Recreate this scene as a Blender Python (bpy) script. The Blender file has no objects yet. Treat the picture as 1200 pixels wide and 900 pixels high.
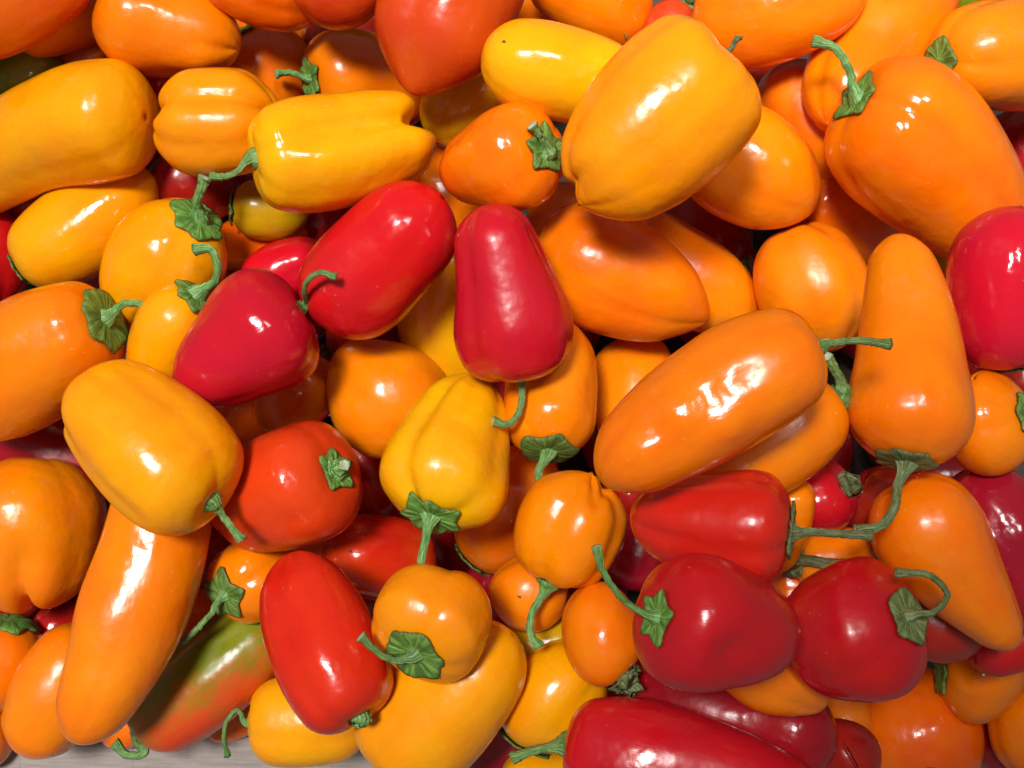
import bpy, math, random
import numpy as np

# ------------------------------------------------------------------ scene, camera, light, exposure
scn = bpy.context.scene
COL = scn.collection
S = 1.0 / 3000.0          # one unit of the layout tables (1/1200 of the picture width at z = 0) in metres
HC = 1500.0               # camera height above z = 0 in the same unit
FLOOR = -320.0            # bottom of the crate

cam_d = bpy.data.cameras.new("camera")
cam = bpy.data.objects.new("camera", cam_d)
COL.objects.link(cam)
cam.location = (0, 0, HC * S)
cam.rotation_euler = (0, 0, 0)
cam_d.sensor_width = 36.0
cam_d.lens = 36.0 * HC / 1200.0
cam_d.clip_start = 0.02
cam_d.clip_end = 50.0
scn.camera = cam

world = bpy.data.worlds.new("World")
scn.world = world
world.use_nodes = True
bg = world.node_tree.nodes["Background"]
bg.inputs[0].default_value = (0.95, 0.92, 0.88, 1)
bg.inputs[1].default_value = 0.13


def area(name, loc, target, sx, sy, power, colour, spread=180):
    d = bpy.data.lights.new(name, 'AREA')
    d.shape = 'RECTANGLE'
    d.size, d.size_y = sx, sy
    d.energy = power
    d.color = colour
    d.spread = math.radians(spread)
    o = bpy.data.objects.new(name, d)
    COL.objects.link(o)
    o.location = loc
    from mathutils import Vector
    v = Vector(target) - Vector(loc)
    o.rotation_euler = v.to_track_quat('-Z', 'Y').to_euler()
    return o


area("ceiling_panel", (-0.42, 0.40, 1.70), (-0.105, -0.006, 0), 0.95, 0.45, 1.62, (1.0, 0.965, 0.92), 15)
area("ceiling_panel", (0.40, 0.66, 1.70), (0.10, 0.18, 0), 0.46, 0.24, 0.26, (0.99, 0.98, 0.97), 15)

scn.view_settings.view_transform = 'Standard'
scn.view_settings.look = 'None'
scn.view_settings.exposure = 0.14
scn.view_settings.gamma = 1.0
scn.view_settings.use_curve_mapping = False
scn.cycles.use_denoising = True
scn.cycles.max_bounces = 8
scn.cycles.diffuse_bounces = 3


# ------------------------------------------------------------------ materials
def node(nt, kind, **kw):
    n = nt.nodes.new(kind)
    for k, v in kw.items():
        if k == 'inp':
            for kk, vv in v.items():
                n.inputs[kk].default_value = vv
        else:
            setattr(n, k, v)
    return n


def link(nt, a, b):
    nt.links.new(a, b)


def mixc(nt, fac, a, b):
    m = node(nt, 'ShaderNodeMix', data_type='RGBA')
    for sock, val in ((m.inputs[0], fac), (m.inputs[6], a), (m.inputs[7], b)):
        if isinstance(val, (int, float)):
            sock.default_value = val
        elif isinstance(val, tuple):
            sock.default_value = (*val[:3], 1)
        else:
            link(nt, val, sock)
    return m.outputs[2]


def ramp(nt, src, lo, hi, a=0.0, b=1.0):
    m = node(nt, 'ShaderNodeMapRange', interpolation_type='SMOOTHSTEP')
    m.inputs['From Min'].default_value = lo
    m.inputs['From Max'].default_value = hi
    m.inputs['To Min'].default_value = a
    m.inputs['To Max'].default_value = b
    link(nt, src, m.inputs['Value'])
    return m.outputs['Result']


SKIN = {   # main colour and the colour it drifts to
    'orange':  ((0.86, 0.170, 0.0012), (0.84, 0.215, 0.0012)),
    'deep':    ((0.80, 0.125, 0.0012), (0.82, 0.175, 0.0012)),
    'amber':   ((0.88, 0.262, 0.0010), (0.86, 0.225, 0.0010)),
    'gold':    ((0.90, 0.355, 0.0010), (0.90, 0.300, 0.0010)),
    'yellow':  ((0.86, 0.405, 0.0012), (0.86, 0.335, 0.0012)),
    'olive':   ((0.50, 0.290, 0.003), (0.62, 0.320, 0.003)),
    'red':     ((0.60, 0.010, 0.006), (0.54, 0.007, 0.008)),
    'crimson': ((0.48, 0.006, 0.020), (0.52, 0.008, 0.014)),
    'scarlet': ((0.68, 0.030, 0.006), (0.62, 0.016, 0.006)),
    'vermilion': ((0.58, 0.050, 0.004), (0.56, 0.026, 0.005)),
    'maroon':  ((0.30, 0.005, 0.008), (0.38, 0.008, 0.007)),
    'green':   ((0.15, 0.19, 0.006), (0.20, 0.22, 0.008)),
}
STREAK = {'vermilion': (0.85, 0.6, 1), 'red': (0.8, 0.8, 1), 'crimson': (0.78, 0.8, 1), 'scarlet': (0.88, 0.6, 1), 'maroon': (0.75, 0.8, 1)}
SPEC = {}


def skin_material(key, patches=(), blend=None, rough=0.20):
    ck = (key, tuple(patches), blend, rough)
    if ck in SPEC:
        return SPEC[ck]
    a, b = SKIN[key]
    m = bpy.data.materials.new("pepper_skin_" + key)
    m.use_nodes = True
    nt = m.node_tree
    p = nt.nodes["Principled BSDF"]
    tc = node(nt, 'ShaderNodeTexCoord')
    oi = node(nt, 'ShaderNodeObjectInfo')
    off = node(nt, 'ShaderNodeVectorMath', operation='ADD')
    comb = node(nt, 'ShaderNodeCombineXYZ')
    mul = node(nt, 'ShaderNodeMath', operation='MULTIPLY')
    mul.inputs[1].default_value = 7.3
    link(nt, oi.outputs['Random'], mul.inputs[0])
    for k in range(3):
        link(nt, mul.outputs[0], comb.inputs[k])
    link(nt, tc.outputs['Object'], off.inputs[0])
    link(nt, comb.outputs[0], off.inputs[1])
    P = off.outputs[0]
    n1 = node(nt, 'ShaderNodeTexNoise', inp={'Scale': 38.0, 'Detail': 2.0})
    link(nt, P, n1.inputs['Vector'])
    c = mixc(nt, ramp(nt, n1.outputs[0], 0.35, 0.68), a, b)
    # faint lengthwise streaks, mottling, and a paler shoulder round the stem
    fa = node(nt, 'ShaderNodeAttribute', attribute_name="fruit")
    fm = node(nt, 'ShaderNodeMapping')
    fm.inputs['Scale'].default_value = (3.2, 3.2, 1.7)
    link(nt, fa.outputs['Vector'], fm.inputs['Vector'])
    fo = node(nt, 'ShaderNodeVectorMath', operation='ADD')
    link(nt, fm.outputs[0], fo.inputs[0])
    link(nt, comb.outputs[0], fo.inputs[1])
    ns = node(nt, 'ShaderNodeTexNoise', inp={'Scale': 1.0, 'Detail': 4.0, 'Roughness': 0.6})
    link(nt, fo.outputs[0], ns.inputs['Vector'])
    c = mixc(nt, ramp(nt, ns.outputs[0], 0.48, 0.75, 0.0, 0.20), c, tuple(x * y for x, y in zip(a, STREAK.get(key, (0.93, 0.72, 1)))))
    c = mixc(nt, ramp(nt, ns.outputs[0], 0.28, 0.46, 0.16, 0.0), c, tuple(min(1, x * y) for x, y in zip(a, (1.04, 1.28, 1))))
    nm = node(nt, 'ShaderNodeTexNoise', inp={'Scale': 260.0, 'Detail': 4.0, 'Roughness': 0.7})
    link(nt, P, nm.inputs['Vector'])
    c = mixc(nt, ramp(nt, nm.outputs[0], 0.5, 0.75, 0.0, 0.20), c, tuple(x * 0.8 for x in b))
    sz = node(nt, 'ShaderNodeSeparateXYZ')
    link(nt, fa.outputs['Vector'], sz.inputs[0])
    c = mixc(nt, ramp(nt, sz.outputs[2], 0.0, 0.16, 0.35, 0.0), c, tuple(min(1, x * y) for x, y in zip(a, (0.92, 1.25, 1))))
    ns0 = node(nt, 'ShaderNodeTexNoise', inp={'Scale': 2.6, 'Detail': 5.0, 'Roughness': 0.65})
    link(nt, fo.outputs[0], ns0.inputs['Vector'])
    # a little of the individual: hue and value per fruit
    hsv = node(nt, 'ShaderNodeHueSaturation')
    h = node(nt, 'ShaderNodeMapRange')
    h.inputs['To Min'].default_value = 0.493
    h.inputs['To Max'].default_value = 0.507
    link(nt, oi.outputs['Random'], h.inputs['Value'])
    link(nt, h.outputs[0], hsv.inputs['Hue'])
    link(nt, c, hsv.inputs['Color'])
    c = hsv.outputs['Color']
    if blend:
        # colour running across one fruit that is still ripening: direction, limits, second colour
        d, lo, hi, c2 = blend
        dp = node(nt, 'ShaderNodeVectorMath', operation='DOT_PRODUCT')
        dp.inputs[1].default_value = d
        link(nt, tc.outputs['Object'], dp.inputs[0])
        nb = node(nt, 'ShaderNodeTexNoise', inp={'Scale': 70.0, 'Detail': 3.0})
        link(nt, P, nb.inputs['Vector'])
        ad = node(nt, 'ShaderNodeMath', operation='MULTIPLY_ADD')
        ad.inputs[1].default_value = 0.020
        link(nt, nb.outputs[0], ad.inputs[0])
        link(nt, dp.outputs['Value'], ad.inputs[2])
        ad2 = node(nt, 'ShaderNodeMath', operation='MULTIPLY_ADD')
        ad2.inputs[1].default_value = 0.022
        link(nt, ns0.outputs[0], ad2.inputs[0])
        link(nt, ad.outputs[0], ad2.inputs[2])
        ad = ad2
        lo, hi = lo + 0.011, hi + 0.011
        c = mixc(nt, ramp(nt, ad.outputs[0], lo + 0.010, hi + 0.010), c, c2)
    for (px, py, pz, r, c2, amount) in patches:
        dn = node(nt, 'ShaderNodeVectorMath', operation='DISTANCE')
        dn.inputs[1].default_value = (px, py, pz)
        nd = node(nt, 'ShaderNodeTexNoise', inp={'Scale': 160.0, 'Detail': 2.0})
        link(nt, P, nd.inputs['Vector'])
        ad = node(nt, 'ShaderNodeMath', operation='MULTIPLY_ADD')
        ad.inputs[1].default_value = r * 1.2
        link(nt, nd.outputs[0], ad.inputs[0])
        link(nt, dn.outputs['Value'], ad.inputs[2])
        c = mixc(nt, ramp(nt, ad.outputs[0], r * 0.9, r * 1.7, amount, 0.0), c, c2)
    # pale pin-prick freckles
    vo = node(nt, 'ShaderNodeTexVoronoi', inp={'Scale': 210.0, 'Randomness': 1.0})
    link(nt, P, vo.inputs['Vector'])
    n3 = node(nt, 'ShaderNodeTexNoise', inp={'Scale': 55.0, 'Detail': 1.0})
    link(nt, P, n3.inputs['Vector'])
    dot = ramp(nt, vo.outputs['Distance'], 0.04, 0.105, 0.55, 0.0)
    sel = ramp(nt, n3.outputs[0], 0.50, 0.62)
    mm = node(nt, 'ShaderNodeMath', operation='MULTIPLY')
    link(nt, dot, mm.inputs[0])
    link(nt, sel, mm.inputs[1])
    pale = tuple(min(1.0, x * 0.8 + 0.12) for x in a)
    c = mixc(nt, mm.outputs[0], c, pale)
    nsc = node(nt, 'ShaderNodeTexNoise', inp={'Scale': 48.0, 'Detail': 5.0, 'Roughness': 0.7})
    link(nt, P, nsc.inputs['Vector'])
    c = mixc(nt, ramp(nt, nsc.outputs[0], 0.60, 0.72, 0.0, 0.10), c, pale)
    link(nt, c, p.inputs['Base Color'])
    # gloss, dulled in places by handling
    n4 = node(nt, 'ShaderNodeTexNoise', inp={'Scale': 30.0, 'Detail': 4.0, 'Roughness': 0.6})
    link(nt, P, n4.inputs['Vector'])
    gl = node(nt, 'ShaderNodeMath', operation='MULTIPLY_ADD')
    gl.inputs[1].default_value = 0.08
    link(nt, oi.outputs['Random'], gl.inputs[0])
    link(nt, ramp(nt, n4.outputs[0], 0.32, 0.72, rough - 0.09, rough + 0.15), gl.inputs[2])
    link(nt, gl.outputs[0], p.inputs['Roughness'])
    p.inputs['IOR'].default_value = 1.5
    p.inputs['Subsurface Weight'].default_value = 0.12
    p.inputs['Subsurface Radius'].default_value = (1.0, 0.35, 0.1)
    p.inputs['Subsurface Scale'].default_value = 0.003
    # fine relief: shallow undulation and skin grain
    n5 = node(nt, 'ShaderNodeTexNoise', inp={'Scale': 90.0, 'Detail': 2.0})
    n6 = node(nt, 'ShaderNodeTexNoise', inp={'Scale': 900.0, 'Detail': 2.0})
    link(nt, P, n5.inputs['Vector'])
    link(nt, P, n6.inputs['Vector'])
    b1 = node(nt, 'ShaderNodeBump', inp={'Strength': 0.6, 'Distance': 0.0012})
    b0 = node(nt, 'ShaderNodeBump', inp={'Strength': 0.10, 'Distance': 0.0012})
    link(nt, ns.outputs[0], b0.inputs['Height'])
    link(nt, b0.outputs[0], b1.inputs['Normal'])
    b2 = node(nt, 'ShaderNodeBump', inp={'Strength': 0.10, 'Distance': 0.0003})
    link(nt, n5.outputs[0], b1.inputs['Height'])
    link(nt, n6.outputs[0], b2.inputs['Height'])
    link(nt, b1.outputs[0], b2.inputs['Normal'])
    link(nt, b2.outputs[0], p.inputs['Normal'])
    SPEC[ck] = m
    return m


def green_material(name, dark, light, scale, rough=0.5, ribs=11.0, rim=True):
    """leafy green with veins or ribs that follow the part: attribute 'grain' = (cos, sin, distance from the root)"""
    m = bpy.data.materials.new(name)
    m.use_nodes = True
    nt = m.node_tree
    p = nt.nodes["Principled BSDF"]
    tc = node(nt, 'ShaderNodeTexCoord')
    n = node(nt, 'ShaderNodeTexNoise', inp={'Scale': scale, 'Detail': 5.0, 'Roughness': 0.65})
    link(nt, tc.outputs['Object'], n.inputs['Vector'])
    at = node(nt, 'ShaderNodeAttribute', attribute_name="grain")
    mp = node(nt, 'ShaderNodeMapping')
    mp.inputs['Scale'].default_value = (3.6, 3.6, 0.7)
    link(nt, at.outputs['Vector'], mp.inputs['Vector'])
    ad0 = node(nt, 'ShaderNodeVectorMath', operation='ADD')
    oi = node(nt, 'ShaderNodeObjectInfo')
    link(nt, mp.outputs[0], ad0.inputs[0])
    link(nt, oi.outputs['Location'], ad0.inputs[1])
    ve = node(nt, 'ShaderNodeTexNoise', inp={'Scale': 1.3, 'Detail': 2.0})
    link(nt, ad0.outputs[0], ve.inputs['Vector'])
    sx = node(nt, 'ShaderNodeSeparateXYZ')
    link(nt, at.outputs['Vector'], sx.inputs[0])
    c = mixc(nt, ramp(nt, n.outputs[0], 0.3, 0.7), dark, light)
    c = mixc(nt, ramp(nt, ve.outputs[0], 0.50, 0.66, 0.0, 0.65), c, tuple(min(1, x * 1.35 + 0.02) for x in light))
    c = mixc(nt, ramp(nt, ve.outputs[0], 0.36, 0.48, 0.55, 0.0), c, tuple(x * 0.75 for x in dark))
    n2 = node(nt, 'ShaderNodeTexNoise', inp={'Scale': scale * 0.35, 'Detail': 3.0})
    link(nt, tc.outputs['Object'], n2.inputs['Vector'])
    c = mixc(nt, ramp(nt, n2.outputs[0], 0.60, 0.78, 0.0, 0.45), c, (0.15, 0.12, 0.035))
    hv = node(nt, 'ShaderNodeHueSaturation')
    for sock, lo_, hi_ in (('Hue', 0.485, 0.512), ('Value', 0.75, 1.2)):
        mr = node(nt, 'ShaderNodeMapRange')
        mr.inputs['To Min'].default_value = lo_
        mr.inputs['To Max'].default_value = hi_
        link(nt, oi.outputs['Random'], mr.inputs['Value'])
        link(nt, mr.outputs[0], hv.inputs[sock])
    link(nt, c, hv.inputs['Color'])
    c = hv.outputs['Color']
    if rim:
        c = mixc(nt, ramp(nt, sx.outputs[2], 0.90, 1.0, 0.0, 0.55), c, (0.075, 0.065, 0.025))
        c = mixc(nt, ramp(nt, sx.outputs[2], 0.05, 0.45, 0.5, 0.0), c, tuple(min(1, x * 1.3) for x in light))
    link(nt, c, p.inputs['Base Color'])
    p.inputs['Roughness'].default_value = rough
    p.inputs['Subsurface Weight'].default_value = 0.08
    p.inputs['Subsurface Scale'].default_value = 0.002
    b = node(nt, 'ShaderNodeBump', inp={'Strength': 0.4, 'Distance': 0.0006})
    link(nt, n.outputs[0], b.inputs['Height'])
    b2 = node(nt, 'ShaderNodeBump', inp={'Strength': 0.8, 'Distance': 0.0012})
    link(nt, ve.outputs[0], b2.inputs['Height'])
    link(nt, b.outputs[0], b2.inputs['Normal'])
    link(nt, b2.outputs[0], p.inputs['Normal'])
    return m


def grain(o, cs, sn, d):
    at = o.data.attributes.new("grain", 'FLOAT_VECTOR', 'POINT')
    at.data.foreach_set('vector', np.column_stack([cs, sn, d]).ravel())


def plain(name, colour, rough=0.6):
    m = bpy.data.materials.new(name)
    m.use_nodes = True
    nt = m.node_tree
    p = nt.nodes["Principled BSDF"]
    n = node(nt, 'ShaderNodeTexNoise', inp={'Scale': 700.0, 'Detail': 3.0})
    tc = node(nt, 'ShaderNodeTexCoord')
    link(nt, tc.outputs['Object'], n.inputs['Vector'])
    c = mixc(nt, n.outputs[0], tuple(x * 0.6 for x in colour), tuple(min(1, x * 1.3) for x in colour))
    link(nt, c, p.inputs['Base Color'])
    p.inputs['Roughness'].default_value = rough
    return m


M_CALYX = green_material("calyx_green", (0.060, 0.145, 0.020), (0.165, 0.330, 0.055), 260.0, 0.5)
M_CALYX_DRY = green_material("calyx_dry", (0.075, 0.110, 0.028), (0.170, 0.230, 0.075), 260.0, 0.6)
M_STEM = green_material("stem_green", (0.085, 0.200, 0.045), (0.200, 0.370, 0.105), 330.0, 0.45, rim=False)
M_STEM_DRY = green_material("stem_olive", (0.090, 0.130, 0.040), (0.200, 0.255, 0.100), 330.0, 0.5, rim=False)
M_CUT = plain("stem_cut", (0.40, 0.46, 0.30))
M_SCAR = plain("blossom_scar", (0.10, 0.05, 0.02), 0.8)


def wood_material(name, tint):
    m = bpy.data.materials.new(name)
    m.use_nodes = True
    nt = m.node_tree
    p = nt.nodes["Principled BSDF"]
    tc = node(nt, 'ShaderNodeTexCoord')
    mp = node(nt, 'ShaderNodeMapping')
    mp.inputs['Scale'].default_value = (60, 700, 300)
    link(nt, tc.outputs['Object'], mp.inputs['Vector'])
    n = node(nt, 'ShaderNodeTexNoise', inp={'Scale': 1.0, 'Detail': 6.0, 'Roughness': 0.6})
    link(nt, mp.outputs[0], n.inputs['Vector'])
    c = mixc(nt, ramp(nt, n.outputs[0], 0.3, 0.7), tuple(x * 0.72 for x in tint), tint)
    mp2 = node(nt, 'ShaderNodeMapping')
    mp2.inputs['Scale'].default_value = (420, 30, 30)
    link(nt, tc.outputs['Object'], mp2.inputs['Vector'])
    n2 = node(nt, 'ShaderNodeTexNoise', inp={'Scale': 1.0, 'Detail': 4.0})
    link(nt, mp2.outputs[0], n2.inputs['Vector'])
    c = mixc(nt, ramp(nt, n2.outputs[0], 0.60, 0.72, 0.0, 0.35), c, tuple(x * 0.5 for x in tint))
    link(nt, c, p.inputs['Base Color'])
    p.inputs['Roughness'].default_value = 0.75
    b = node(nt, 'ShaderNodeBump', inp={'Strength': 0.4, 'Distance': 0.0006})
    link(nt, n.outputs[0], b.inputs['Height'])
    link(nt, b.outputs[0], p.inputs['Normal'])
    return m


M_GAP_SHADE = wood_material("gap_shade_wood", (0.05, 0.035, 0.028))  # floor boards coloured near black to stand for shade in the gaps
M_WOOD = wood_material("weathered_wood", (0.33, 0.285, 0.26))


# ------------------------------------------------------------------ mesh helpers
def make_mesh(name, verts, faces, mats, parent=None, smooth=True, loc=None, fmat=None):
    me = bpy.data.meshes.new(name)
    v = np.asarray(verts, float)
    if loc is None:
        loc = np.zeros(3)
    me.from_pydata((v - loc).tolist(), [], faces)
    for m in (mats if isinstance(mats, (list, tuple)) else [mats]):
        me.materials.append(m)
    if smooth:
        me.polygons.foreach_set('use_smooth', [True] * len(me.polygons))
    if fmat is not None:
        me.polygons.foreach_set('material_index', fmat)
    me.update()
    o = bpy.data.objects.new(name, me)
    COL.objects.link(o)
    if parent is not None:
        o.parent = parent
        o.location = np.asarray(loc) - np.asarray(parent.location)
    else:
        o.location = loc
    return o


def box(x0, x1, y0, y1, z0, z1, bevel=0.0008):
    """chamfered box"""
    b = bevel
    vs, fs = [], []
    for z, i in ((z0, b), (z0 + b, 0), (z1 - b, 0), (z1, b)):
        vs += [(x0 + i, y0 + i, z), (x1 - i, y0 + i, z), (x1 - i, y1 - i, z), (x0 + i, y1 - i, z)]
    fs.append((3, 2, 1, 0))
    for k in range(3):
        for j in range(4):
            a, c = k * 4 + j, k * 4 + (j + 1) % 4
            fs.append((a, c, c + 4, a + 4))
    fs.append((12, 13, 14, 15))
    return vs, fs


def spline(pts, n):
    """Catmull-Rom through rows of pts, n samples, parametrised by chord length of the first two columns"""
    pts = np.asarray(pts, float)
    d = np.linalg.norm(np.diff(pts[:, :2], axis=0), axis=1)
    d = np.maximum(d, 1e-3)
    k = np.concatenate([[0], np.cumsum(d)])
    t = np.linspace(0, k[-1], n)
    m = np.zeros_like(pts)
    for i in range(len(pts)):
        if i == 0:
            m[i] = (pts[1] - pts[0]) / d[0]
        elif i == len(pts) - 1:
            m[i] = (pts[-1] - pts[-2]) / d[-1]
        else:
            m[i] = ((pts[i + 1] - pts[i]) / d[i] * d[i - 1] + (pts[i] - pts[i - 1]) / d[i - 1] * d[i]) / (d[i] + d[i - 1])
    out = np.zeros((n, pts.shape[1]))
    idx = np.clip(np.searchsorted(k, t, side='right') - 1, 0, len(pts) - 2)
    for j in range(n):
        i = idx[j]
        h = d[i]
        u = (t[j] - k[i]) / h
        out[j] = ((2 * u**3 - 3 * u**2 + 1) * pts[i] + (u**3 - 2 * u**2 + u) * h * m[i]
                  + (-2 * u**3 + 3 * u**2) * pts[i + 1] + (u**3 - u**2) * h * m[i + 1])
    return out


NR, NT = 60, 60          # rings, segments of a fruit


def smooth(a, b, x):
    t = np.clip((x - a) / (b - a + 1e-9), 0, 1)
    return t * t * (3 - 2 * t)


class Pepper:
    def __init__(s, layer, skin, label, nodes, cs=0.75, ct=0.9, tilt=None, g=(), lob=None, dim=0.16, tdim=0.0,
                 calyx=0, stem=None, sr=5.0, cx=None, dent=(), dry=False, scar=None, patches=(), blend=None,
                 rough=0.18, flare=1.9, lump=0.025, lift=0.0, pts=6, curl=0.25, notch=(), deg=2):
        s.__dict__.update(locals())
        del s.__dict__['s']

    def local(s, dz):
        """surface points relative to the middle of the fruit, axis falling by -dz from stem end to tip"""
        rng = np.random.RandomState(s.seed)
        nd = np.array([(x, -y, w) for x, y, w in s.nodes], float)
        nd[-1, 2] *= 0.88
        nd[0, 2] *= 0.94
        s_cs, s_ct = s.cs * 1.1, s.ct * 1.16
        A = spline(nd, 240)
        if s.deg:
            # a stiff centre line: least-squares curve through the nodes instead of a wriggle
            kk = np.concatenate([[0], np.cumsum(np.linalg.norm(np.diff(nd[:, :2], axis=0), axis=1))])
            kk = kk / kk[-1]
            wt = np.ones(len(nd))
            wt[0] = wt[-1] = 3
            dg = min(s.deg, len(nd) - 1)
            for q in range(2):
                A[:, q] = np.polyval(np.polyfit(kk, nd[:, q], dg, w=wt), np.linspace(0, 1, 240))
        tt = np.linspace(0, 1, 240)
        c = A[120, :2].copy()
        s.c = (c[0], -c[1])
        ax = np.column_stack([A[:, 0] - c[0], A[:, 1] - c[1], (0.5 - tt) * dz])
        seg = np.linalg.norm(np.diff(ax, axis=0), axis=1)
        arc = np.concatenate([[0], np.cumsum(seg)])
        L = arc[-1]
        W = A[:, 2]
        a = s_cs * np.interp(s_cs * W[0], arc, W)
        b = s_ct * np.interp(L - s_ct * W[-1], arc, W)
        if a + b > 0.98 * L:
            k = 0.98 * L / (a + b)
            a, b = a * k, b * k
        n1 = n3 = int(NR * 0.34)
        n2 = NR - n1 - n3
        ph = np.linspace(0.0, np.pi / 2, n1, endpoint=False)
        sS = a * (1 - np.cos(ph))
        sM = np.linspace(a, L - b, n2, endpoint=False)
        sT = L - b + b * np.sin(np.linspace(0, np.pi / 2, n3))
        ss = np.concatenate([sS, sM, sT])
        w = np.interp(ss, arc, W)
        r = w.copy()
        q = np.clip(1 - ss / a, 0, 1)
        r = r * np.clip(1 - q**2.2, 0, 1)**(1 / 2.0)
        q = np.clip(1 - (L - ss) / b, 0, 1)
        r = r * np.clip(1 - q**2.15, 0, 1)**(1 / 2.0)
        C = np.column_stack([np.interp(ss, arc, ax[:, i]) for i in range(3)])
        # smoothed tangents
        T = np.column_stack([np.gradient(ax[:, i], arc) for i in range(3)])
        T = np.column_stack([np.interp(ss, arc, T[:, i]) for i in range(3)])
        T /= np.linalg.norm(T, axis=1)[:, None]
        up = np.array([0, 0, 1.0]) - T * T[:, 2:3]
        un = np.linalg.norm(up, axis=1)[:, None]
        up = up / np.maximum(un, 1e-6)
        right = np.cross(T, up)
        th = np.linspace(0, 2 * np.pi, NT, endpoint=False)
        dirs = np.cos(th)[None, :, None] * up[:, None, :] + np.sin(th)[None, :, None] * right[:, None, :]
        wm = W.max()
        n, amp, phs = s.lob if s.lob else (3 + (rng.rand() < 0.3), 0.05 + 0.06 * rng.rand(), rng.rand() * 6.28)
        tw = (rng.rand() - 0.5) * 0.7
        lobe = np.abs(np.sin(0.5 * n * (th[None, :] + phs + tw * (ss / L)[:, None])))
        var = 1 + 0.5 * np.sin(th[None, :] * 1.0 + rng.rand() * 6.28)
        endw = 0.45 + 0.75 * np.abs(2 * ss / L - 0.9)[:, None]
        f = 1 + amp * var * endw * (0.42 - (1 - lobe)**1.7)
        R = r[:, None] * f
        P = C[:, None, :] + R[..., None] * dirs
        # hollow round the stem, and at the tip
        rr = R / wm
        P = P + T[:, None, :] * (s.dim * wm * np.exp(-(rr / 0.36)**2) * (ss < L * 0.5)[:, None])[..., None]
        if s.tdim:
            P = P - T[:, None, :] * (s.tdim * wm * np.exp(-(rr / 0.3)**2) * (ss > L * 0.5)[:, None])[..., None]
        # lumps, and shallow lengthwise furrows
        D = np.zeros(P.shape[:2])
        for o, (f0, am) in enumerate(((1.2, 1.0), (1.9, 0.7), (1.6, 0.8), (3.0, 0.34), (3.6, 0.28), (5.0, 0.13), (6.0, 0.11))):
            v = rng.randn(3)
            v -= T[len(T) // 2] * (v @ T[len(T) // 2]) * 0.45
            v *= f0 * (0.8 + 0.5 * rng.rand()) / wm / np.linalg.norm(v)
            warp = 0.8 * np.sin(P @ np.roll(v, 1) * 0.7 + o)
            D += s.lump * wm * am * np.sin(P @ v + rng.rand() * 6.28 + warp)
        for _ in range(4):
            kf = rng.randint(4, 10)
            D += 0.0008 * wm * np.sin(kf * th[None, :] + rng.rand() * 6.28 + 2.0 * np.sin(3 * (ss / L)[:, None] + rng.rand() * 6.28)) \
                * np.clip(r / wm * 1.6 - 0.3, 0, 1)[:, None]
        N = s.normals(P)
        fr = ss / L
        for (deg, depth, sig, t0, t1) in s.g:
            dth = (th - math.radians(deg) + np.pi) % (2 * np.pi) - np.pi
            prof = np.exp(-(np.abs(dth) / math.radians(sig))**1.5)
            env = smooth(t0 - 0.12, t0 + 0.12, fr) * (1 - smooth(t1 - 0.12, t1 + 0.12, fr))
            pole = np.clip(r / (0.28 * wm), 0, 1)
            D -= depth * wm * env[:, None] * prof[None, :] * pole[:, None]
        for (x, y, rad, depth) in s.dent:
            q = (P[..., 0] - (x - s.c[0]))**2 + (P[..., 1] + (y - s.c[1]))**2
            D -= depth * np.exp(-q / (rad * rad)) * (N[..., 2] > 0)
        P = P + N * D[..., None]
        for (end, psi, offs, depth, sig, reach) in s.notch:
            # a cleft running over one end, between two lobes
            e = Q0 = C[0] if end == 'S' else C[-1]
            tv = T[0] if end == 'S' else -T[-1]
            a0 = math.radians(psi)
            ii = 0 if end == 'S' else -1
            lat_dir = math.cos(a0) * up[ii] + math.sin(a0) * right[ii]
            rel = P - e
            lat = rel @ lat_dir / wm - offs
            dist = np.maximum(rel @ tv, 0) / wm
            P = P + tv * (depth * wm * np.exp(-np.abs(lat / sig)**1.6) * np.exp(-(dist / reach)**2))[..., None]
        s.wm, s.L, s.fr, s.C, s.T, s.th, s.ss = wm, L, fr, C, T, th, ss
        return P

    @staticmethod
    def normals(P):
        du = np.gradient(P, axis=0)
        dv = np.roll(P, -1, axis=1) - np.roll(P, 1, axis=1)
        N = np.cross(du, dv)
        N /= np.maximum(np.linalg.norm(N, axis=2), 1e-9)[..., None]
        # outward
        m = P.mean(axis=1, keepdims=True)
        sg = np.sign(((P - m) * N).sum())
        return N * (sg if sg != 0 else 1)


PEPPERS = []


def P(*a, **k):
    p = Pepper(*a, **k)
    p.seed = len(PEPPERS) * 7 + 3
    PEPPERS.append(p)
    return p


RAIL = -200.0
RAILY = 862.0
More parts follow.
